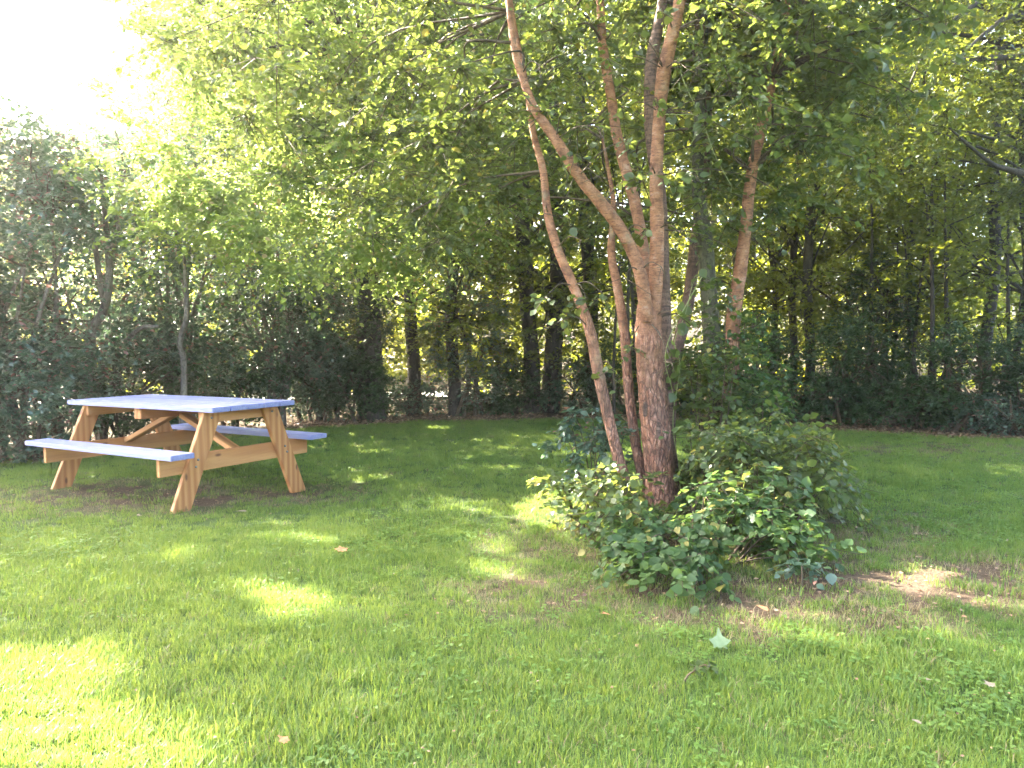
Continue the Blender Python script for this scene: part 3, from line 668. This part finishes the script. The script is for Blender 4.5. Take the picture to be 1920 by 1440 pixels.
# forked pale stems that show in the hedge
sh = empty('forked_stem_tree', tuple(at_g(195, 8.9)) + (0,), label='bare forked pink-grey stems rising in the hedge left of the table', cat='small tree')
o3 = tuple(at_g(195, 8.9)) + (0,)
for pts, ws in (([base_at(150, 8.9)] + Yp([(170, 640, 8.9), (195, 580, 8.8), (205, 510, 8.7), (200, 440, 8.7), (190, 330, 8.7)]), [20, 17, 16, 13, 11, 5]), (Yp([(197, 575, 8.8), (188, 530, 8.7), (180, 470, 8.7), (170, 380, 8.7)]), [13, 11, 9, 4]),
                (Yp([(235, 640, 9.0), (265, 615, 8.8), (298, 612, 8.7)]), [9, 8, 5]), ([base_at(335, 9.2)] + Yp([(345, 690, 9.2), (338, 640, 9.1), (350, 590, 9.0), (345, 480, 9)]), [15, 12, 10, 10, 5]), (Yp([(205, 480, 8.7), (222, 430, 8.6), (215, 390, 8.6), (235, 320, 8.6)]), [10, 8, 7, 4])):
    stem_part('stem', pts, rw(ws, 8.8), B_GREY, sh, o3, 8, 8, .08)
C = ell_points(60, (at_g(195, 8.7)[0], 8.6, 3.1), (.8, .4, .7), .2); crown(sh, o3, C, 6, .4, 8, .08, L_HEDGE, filt=sky_hole)
limbs_and_twigs(sh, o3, C, Yp([(190, 330, 8.7), (170, 380, 8.7), (235, 320, 8.6), (205, 440, 8.7)]), B_TWIG)

# taller trees behind the hedge, left
big_tree('ash_tree', at_g(330, 15.5), .2, 11, B_DARK, 'tall hazy tree behind the hedge, edging the open sky', [((-5.6, 15.5, 6.8), (2.9, 2.4, 4.0), 1)], L_MAPLE, 300, 8, .7, 8, .14, filt=sky_hole, cfilt=sky_hole, every=4)
big_tree('ash_tree', at_g(560, 17.5), .2, 11, B_DARK, 'tall tree behind the left end of the maple crown', [((-4.3, 17.5, 7.0), (3.0, 2.4, 4.2), 1)], L_WOOD, 260, 8, .7, 8, .15, filt=sky_hole, cfilt=sky_hole, every=4)

# ------------------------------------------------------------------ trees along the back of the lawn
LINE = [(772, 13.0, 26, 8, 'thin dark tree close to the right of the thick maple trunk', 1),
        (852, 12.6, 24, 7, 'straight dark trunk alone in the bright gap at the back of the lawn', 0),
        (993, 13.0, 32, 8.5, 'left one of the dark twin trunks at the back of the lawn', 1),
        (1030, 13.2, 36, 9, 'right one of the dark twin trunks at the back of the lawn', 2),
        (1108, 13.6, 30, 8.5, 'dark trunk seen through the left leaning cherry stem', 0),
        (1450, 14.5, 16, 8, 'thin tree behind the orange-brown slim tree', 1),
        (1487, 13.4, 18, 8.5, 'left one of the dark pair of trunks in the bright gap on the right', 2),
        (1516, 12.6, 24, 9, 'right, thicker one of the dark pair of trunks in the bright gap', 0),
        (1625, 14.2, 16, 8, 'thin trunk half hidden by tall dark undergrowth on the right', 1),
        (1708, 13.0, 16, 8.5, 'slightly bent thin trunk right of the tall dark undergrowth', 2),
        (1752, 13.8, 13, 8, 'very thin straight trunk between the bent trunk and the right edge trees', 0),
        (1795, 15.0, 11, 8, 'pencil-thin pole tree in the pale gap on the right', 1),
        (1858, 11.6, 28, 9, 'thick dark trunk near the right edge of the photo', 2),
        (1915, 11.0, 18, 8, 'leaning thin trunk cut by the right edge', 0),
        (1380, 16.0, 22, 9, 'trunk far behind the slim orange-brown tree', 2),
        (1560, 17.0, 16, 9, 'pale green backlit tree beyond the dark pair of trunks', 1),
        (930, 16.5, 20, 9, 'tree far back in the bright gap left of the twin trunks', 2),
        (1190, 16.0, 22, 9, 'tree far behind the cherry trunk', 1)]
protos = []
for i in range(3):
    C = np.vstack([ell_points(120, (0, 0, 6.0), (2.3, 2.0, 3.0), .3), ell_points(62, (0, 0, 2.7), (1.9, 1.5, 2.0), .3)]); C = C[C[:, 2] > .7]
    P, A, N, Z, en = sprays(C, 10, .5, 11, .082, .35, .65)
    fm = leaf_mesh('foliage', P, A, N, Z, L_WOOD if i != 1 else L_OAK)
    t = Tubes(); 
    for c in C[::5]:
        a = np.array([0, 0, max(2.0, c[2] - 1.2)]); mmm = (a + c) / 2 + R.normal(0, .1, 3); t.add([a, mmm, c], [.022, .014, .005], 4, 3)
    protos.append((fm, t.mesh('branches', B_DARK)))
for (u, Y, wpx, h, lab, kind) in LINE:
    b = base_at(u, Y); org = (b[0], b[1], 0); r = empty('woodland_tree', org, label=lab, cat='tree', group='trees along the back of the lawn')
    r0 = wpx * (.72 if u > 1300 else .9) / 2 / F * Y; ln = R.uniform(-.25, .25); pts = [np.array([b[0] + ln * t_ * t_ * 2 + R.normal(0, .04), b[1], h * t_ - (.05 if t_ == 0 else 0)]) for t_ in (0, .1, .25, .4, .6, .8, 1)]
    pts[0][:2] = b[:2]
    stem_part('trunk', pts, [r0 * 1.3, r0 * 1.05, r0, r0 * .9, r0 * .7, r0 * .45, r0 * .1], B_DARK, r, org, 9, 4, .08)
    az = R.uniform(0, 6.28); s_ = R.uniform(.85, 1.15)
    for nm, me in zip(('foliage', 'branches'), protos[kind]):
        o = bpy.data.objects.new(nm, me); link(o, r); o.rotation_euler = (0, 0, az); o.scale = (s_, s_, h / 8.6); o['kind'] = 'stuff'

for i in range(12):
    u = R.uniform(1640, 1920) if i < 9 else R.uniform(1050, 1200); Y = R.uniform(10.6, 12.6); b = base_at(u, Y); org = (b[0], b[1], 0)
    r = empty('sapling', org, label='spindly dark sapling in the undergrowth at the right of the lawn' if i < 9 else 'spindly dark sapling in the undergrowth behind the cherry tree', cat='sapling', group='saplings in the right undergrowth' if i < 9 else 'saplings behind the cherry')
    dx, dy = R.normal(0, .35), R.normal(0, .15); wv = R.uniform(0, 6, 2); hh = R.uniform(3.2, 5)
    pts = [b + np.array([dx * q * q + .09 * math.sin(4 * q + wv[0]), dy * q + .06 * math.sin(5 * q + wv[1]), hh * q]) for q in np.linspace(0, 1, 7)]
    stem_part('trunk', pts, np.linspace(.035, .008, 7) * R.uniform(.7, 1.2), B_DARK, r, org, 6, 4, .08)
    t = Tubes(); tips = []
    for q in range(7):
        a = pts[R.randint(1, 7)]; e = a + np.array([R.normal(0, .5), R.normal(0, .3), R.uniform(-.15, .6)]); t.add([a, (a + e) / 2 + R.normal(0, .07, 3), e], [.012, .008, .003], 4, 4); tips += [e, (a + e) / 2]
    tag(obj('side_twigs', t.mesh('side_twigs', B_DARK), r, org), kind='stuff')
    crown(r, org, np.array(tips), 4, .4, 7, .07, L_WOOD, tilt=.7)

# undergrowth bushes: u, Y, h, rx, label
BUSH = [(40, 8.0, 1.2, .8, 'low dark bush at the lawn edge behind the left seat'), (250, 9.6, 1.3, .9, 'low dark bush just behind the table top'),
        (430, 11.0, 1.3, .9, 'low dark bush behind the right table leg'), (590, 12.0, 1.5, .8, 'dark bush left of the maple trunk foot'), (655, 11.8, 1.1, .7, 'small dark bush in front of the maple trunk foot'),
        (905, 12.9, .4, .6, 'low brush under the bright gap left of the twin trunks'), (775, 12.9, .5, .7, 'low brush right of the maple trunk'), (960, 12.9, .9, .5, 'small bush touching the left twin trunk'),
        (880, 12.4, 2.3, .7, 'blue-green leafy sapling mass hanging in the gap at the back'), (1085, 12.8, .9, .7, 'bush right of the twin trunks'), (1180, 12.6, 1.2, .9, 'dark bush behind the cherry trunk'), (1300, 12.0, 1.1, .9, 'dark bush behind the three slim trees'),
        (1400, 11.4, 1.6, .7, 'dark bush right behind the orange-brown slim tree'), (1490, 10.9, .75, .8, 'green bush below the dark pair of trunks'), (1590, 10.8, 1.5, .7, 'tall dark bush right of the pair of trunks'),
        (1640, 11.8, 2.4, .65, 'tallest dark bush on the right, taller than the undergrowth around it'), (1700, 10.3, .6, .8, 'dark brush at the lawn edge below the bent thin trunk'), (1800, 9.9, 1.3, .6, 'dark brush at the lawn edge left of the thick right trunk'), (1890, 9.5, .55, .6, 'dark brush with pale leaves at the right edge'), (2010, 9.2, 1.5, .9, 'dark brush beyond the right edge')]
for (u, Y, h, rx, lab) in BUSH:
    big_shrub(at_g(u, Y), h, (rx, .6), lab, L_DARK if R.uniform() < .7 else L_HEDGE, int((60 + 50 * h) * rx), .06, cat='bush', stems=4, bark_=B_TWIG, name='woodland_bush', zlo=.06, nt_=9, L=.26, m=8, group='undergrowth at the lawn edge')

# ------------------------------------------------------------------ haze
n = NT('haze'); pv_ = n.n('ShaderNodeVolumePrincipled'); pv_.inputs['Color'].default_value = (1, .97, .90, 1)
pv_.inputs['Density'].default_value = .0048; pv_.inputs['Anisotropy'].default_value = .84; n.l(pv_.outputs[0], n.out.inputs['Volume'])  # thin volume added to imitate lens glare on the sun side
V = [(x, y, z) for z in (-1, 17.5) for y in (-42, 44) for x in (-44, 44)]
tag(obj('haze', npmesh('haze', V, [(0, 2, 3, 1), (4, 5, 7, 6), (0, 1, 5, 4), (2, 6, 7, 3), (0, 4, 6, 2), (1, 3, 7, 5)], [n.m])), kind='stuff')

# ------------------------------------------------------------------ far sunlit woodland (one mass)
yy = R.uniform(24, 36, 1900); C = np.column_stack([R.uniform(-.8, .85, 1900) * yy, yy, R.uniform(0, 1, 1900) ** 1.2 * 14])
gapn = vnoise(C[:, 0], C[:, 2] * 1.4, .35, 31); C = C[(gapn > .22)]
C = C[sky_hole(C)]
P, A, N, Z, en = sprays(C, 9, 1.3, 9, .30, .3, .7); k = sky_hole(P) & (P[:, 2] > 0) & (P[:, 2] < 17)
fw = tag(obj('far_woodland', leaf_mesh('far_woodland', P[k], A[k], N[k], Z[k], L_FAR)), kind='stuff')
t = Tubes()
for i in range(46):
    x, y = R.uniform(-20, 26), R.uniform(19, 34)
    if not sky_hole(np.array([[x, y, zz] for zz in (4., 6, 8, 10, 11)])).all(): continue
    r0 = R.uniform(.04, .10); t.add([(x, y, -.1), (x + R.normal(0, .2), y, 4), (x + R.normal(0, .5), y, 11)], [r0, r0 * .8, r0 * .3], 6, 4)
tag(obj('far_tree_trunks', t.mesh('far_tree_trunks', B_DARK)), kind='stuff')
C = np.column_stack([R.uniform(-14, 20, 520), R.uniform(15.5, 24, 520), R.uniform(0, 1, 520) ** 1.6 * 3.2 + .1])
C = C[~((C[:, 0] < -1) & (C[:, 1] > 15.8) & (C[:, 1] < 22) & (C[:, 0] > -3.2) & (C[:, 2] < 1.4))]
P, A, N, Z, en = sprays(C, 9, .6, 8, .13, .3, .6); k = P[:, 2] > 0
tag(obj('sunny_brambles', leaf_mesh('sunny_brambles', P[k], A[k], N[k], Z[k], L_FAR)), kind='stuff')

# ------------------------------------------------------------------ trees added to shade the lawn, crowns out of view
ELL = [((.3, 6.7, 4.3), (3.0, 1.9, 2.2)), ((-2.4, 9.1, 4.8), (2.9, 2.4, 2.7)), ((4.6, 9.2, 5.2), (2.4, 1.7, 1.8)), ((4, 13, 4.8), (5, 1.0, 2.0))]
def sun_on_crowns(P):
    """False where the ray down from P would go through a garden crown"""
    k = np.ones(len(P), bool)
    for c, e in ELL:
        o = (P - np.array(c)) / np.array(e); d = -SUN / np.array(e)
        a = (d * d).sum(); b = (o * d).sum(1); cc = (o * o).sum(1) - 1; ds = b * b - a * cc; k &= ~((np.sqrt(np.maximum(ds, 0)) / a > 1.0) & (b < 0))
    return k
def thin_left(P):
    """the canopy is lighter over the left two thirds of the lawn"""
    G = shadow(P); q = np.clip((G[:, 0] + 1.0) / 2.6, 0, 1)
    f = np.clip((6.0 - G[:, 1]) / 2.5, 0, 1)
    return R.uniform(size=len(P)) < np.maximum(.30 + .52 * f, q)
def off_view(P):
    u, v, d = proj(P); return ~((d > 0) & (u > -30) & (v > -30))
n_ = 3000
g_ = np.column_stack([R.uniform(-7.5, 9, n_), R.uniform(-1, 14, n_)]); z = R.uniform(9.5, 13.5, n_)
C = np.column_stack([g_ + SUN[:2] * (z / SUN[2])[:, None], z]); C = C[sun_on_crowns(C)]  # clumps set up-sun of the lawn area they are meant to shade
bases = np.array([(-13.5, 8.5), (-14.5, 14.5), (-6.8, 20.0), (-5.5, -1.5)]); own = np.argmin(((C[:, None, :2] - bases[None]) ** 2).sum(2), 1)
labs = ['tall tree beyond the left edge nearest the sun', 'tall tree beyond the left edge further back', 'tallest tree behind the hedge and the ash trees', 'tall tree behind the camera on the left']
for i, b in enumerate(bases):
    Ci = C[own == i]
    if len(Ci) < 5: continue
    org = (b[0], b[1], 0); r = empty('tall_tree', org, label=labs[i], cat='tree')
    pts = [np.array([b[0], b[1], zz]) for zz in (-.05, 3, 6, 9, 12)]; stem_part('trunk', pts, [.3, .25, .2, .15, .06], B_DARK, r, org, 10, 3, .05)
    crown(r, org, Ci, 5, .8, 8, .22, L_WOOD, filt=lambda P: sun_on_crowns(P) & off_view(P) & keep_gaps(P, .11) & thin_left(P))
    limbs_and_twigs(r, org, Ci, np.array(pts[2:]), B_DARK, None, r0=.08, every=6)

big_tree('tall_tree', (8.6, 1.2, 0), .3, 9, B_DARK, 'tall tree beyond the right edge that shades the near right of the lawn', [((5.2, 1.0, 7.0), (5.0, 4.4, 2.0), 1)], L_OAK, 520, 9, .7, 8, .18, every=6)  # unseen tree added to block sky light over the near right lawn
# ------------------------------------------------------------------ shrubs round the cherry foot
def foot_shrub(cens, label, mat, nC, size, nt_, L, m, nparts, name='leafy_shrub', droop=.3, gaps=False, tpl=ROUND, stemmat=B_TWIG):
    c0 = cens[0][0]; org = (c0[0], c0[1], 0); r = empty(name, org, label=label, cat='shrub')
    C = np.vstack([ell_points(max(2, int(nC * f)), c, e, .4) for c, e, f in cens]); C = C[C[:, 2] > .04]
    P, A, N, Z, en = sprays(C, nt_, L, m, size, droop, .55, .7)
    k = P[:, 2] > .02
    if gaps: k &= keep_gaps(P)
    P, A, N, Z = P[k], A[k], N[k], Z[k]
    # leaves lean their faces outwards
    out = P - np.array([c0[0], c0[1], -.3]); N = N + unit(out) * .5
    score = P[:, 1] - .25 * P[:, 2] + R.normal(0, .18, len(P)); od = np.argsort(score); a, b = od[:nparts], od[nparts:]
    tag(obj('foliage', leaf_mesh('foliage', P[b], A[b], N[b], Z[b], mat, tpl), r, org), kind='stuff')
    leaf_parts(r, org, P[a], A[a], N[a], Z[a] * 1.05, leaf_data(mat, tpl))
    t = Tubes()
    for c in C[::2]:
        b0 = np.array([c0[0] + (c[0] - c0[0]) * .35 + R.normal(0, .04), c0[1] + (c[1] - c0[1]) * .35 + R.normal(0, .04), -.02])
        t.add([b0, (b0 + c) / 2 + [0, 0, min(.08, .4 * max(c[2], 0))], c], [.006, .004, .002], 4, 4)
    for i in range(0, len(en[0]), 2): t.add([en[0][i], en[1][i]], [.0025, .001], 3, 1)
    tag(obj('stems', t.mesh('stems', stemmat), r, org), kind='stuff'); return r
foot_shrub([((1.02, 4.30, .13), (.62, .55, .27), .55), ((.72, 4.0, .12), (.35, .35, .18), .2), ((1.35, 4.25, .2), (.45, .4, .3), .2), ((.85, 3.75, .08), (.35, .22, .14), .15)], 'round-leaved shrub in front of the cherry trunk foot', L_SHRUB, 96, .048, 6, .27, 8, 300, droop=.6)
foot_shrub([((1.60, 4.90, .36), (.55, .55, .40), .6), ((1.85, 5.2, .36), (.42, .5, .38), .4)], 'dense green shrub spreading right of the cherry trunk', L_CHERRY, 86, .045, 7, .30, 9, 300, droop=.5)
foot_shrub([((.50, 4.95, .22), (.30, .4, .28), .6), ((.62, 4.6, .2), (.32, .4, .24), .4)], 'sunlit pale shrub left of the cherry trunk foot', L_CHERRY, 48, .046, 6, .2, 7, 200, droop=.5)
foot_shrub([((.62, 5.9, .35), (.36, .3, .38), 1)], 'fine-leaved blue-green shrub behind the leaning cherry stem', L_HEDGE, 34, .05, 6, .17, 7, 60, tpl=OVATE)
foot_shrub([((1.50, 5.8, .8), (.26, .3, .95), 1)], 'climbing leafy growth between the cherry trunk and the mossy trunk', L_CHERRY, 66, .05, 5, .26, 7, 120)
foot_shrub([((1.85, 6.15, .75), (.32, .3, .75), 1)], 'leafy growth wrapped round the feet of the mossy and orange-brown trunks', L_SHRUB, 60, .046, 6, .26, 7, 60)
foot_shrub([((1.42, 3.72, .08), (.10, .08, .08), 1)], 'small seedling on the bare soil right of the shrub', L_HEDGE, 7, .05, 3, .08, 3, 40, name='seedling')
foot_shrub([((.62, 2.70, .035), (.10, .07, .015), 1)], 'low broad-leaved weed in the grass below the pale fallen leaf', L_CHERRY, 8, .024, 3, .035, 4, 80, name='weed', droop=.1)

# vine runner
vo = at(1290, 600, 5.9); vorg = (vo[0], vo[1], 0)
vn = empty('climbing_vine', vorg, label='thin yellow-green vine with round leaves climbing beside the cherry trunk', cat='vine')
t = Tubes(); VP = []
for pl in ([base_at(1290, 5.7)] + Yp([(1262, 800, 5.7), (1275, 690, 5.6), (1265, 640, 5.55), (1285, 590, 5.5), (1300, 530, 5.5), (1318, 515, 5.5)]), Yp([(1318, 515, 5.5), (1250, 650, 5.5), (1262, 740, 5.6)]), Yp([(1235, 215, 5.5), (1270, 215, 5.4), (1312, 222, 5.4), (1340, 290, 5.4), (1372, 350, 5.4)]), Yp([(1275, 130, 5.4), (1285, 160, 5.4), (1312, 215, 5.4)])):
    s_ = spline(pl, 8); VP.append(s_); t.add(pl, np.linspace(.004, .002, len(pl)), 5, 8)
link(bpy.data.objects.new('runner', t.mesh('runner', M_STEM)), vn).location = (-vorg[0], -vorg[1], 0)
VP = np.vstack(VP); VP = VP[R.choice(len(VP), 46, False)] + R.normal(0, .02, (46, 3))
leaf_parts(vn, vorg, VP, R.normal(size=(46, 3)) + [0, 0, -.4], R.normal(size=(46, 3)) + [0, -.9, .5], R.uniform(.05, .085, 46), leaf_data(L_CHERRY, ROUND))

# ------------------------------------------------------------------ fallen leaves
def fallen(u, v, size, mat, tpl, label, rot=0, tilt=.2, up=.03, sy=1):
    x, y, _, _ = gp(u, v, 1, 1); o = bpy.data.objects.new('fallen_leaf', leaf_data(mat, tpl, 'fallen_leaf')); link(o)
    o.location = (x, y, float(gz(x, y)) + up); o.scale = (size, size * sy, size); o.rotation_euler = (tilt, .1, rot); tag(o, label, 'fallen leaf')
fallen(1350, 1222, .088, M_UNDER, LOBED, 'pale green maple leaf standing upright in the grass in front of the shrub', .1, 1.2, .015)
fallen(643, 1052, .08, M_ORANGE, LOBED, 'curled orange-brown leaf on the lawn right of the picnic table', .5, .35, .045)
fallen(540, 1422, .042, M_ORANGE, LOBED, 'red-brown leaf at the bottom edge, in the grass', 1.2, .5, .045)
fallen(462, 972, .10, M_PALE, OVATE, 'small white scrap of a leaf in the grass in front of the table', 1.4, .1, .05)
fallen(1148, 1163, .07, M_ORANGE, LOBED, 'rusty leaf on bare soil left of the round-leaved shrub', 2.0, .4, .03)
fallen(1440, 1150, .06, M_ORANGE, OVATE, 'small rust leaf on the soil right of the seedling', .7, .3, .02)
fallen(1862, 1312, .045, M_PALE, LOBED, 'pale pinkish leaf in the grass near the lower right corner', .2, .3, .045)
fallen(1728, 1382, .03, M_PALE, OVATE, 'tiny pale leaf in the grass near the bottom right', .9, .3, .045)
fallen(1745, 1295, .03, M_PALE, OVATE, 'narrow pale leaf in the grass right of the centre foreground', 2.2, .3, .045)
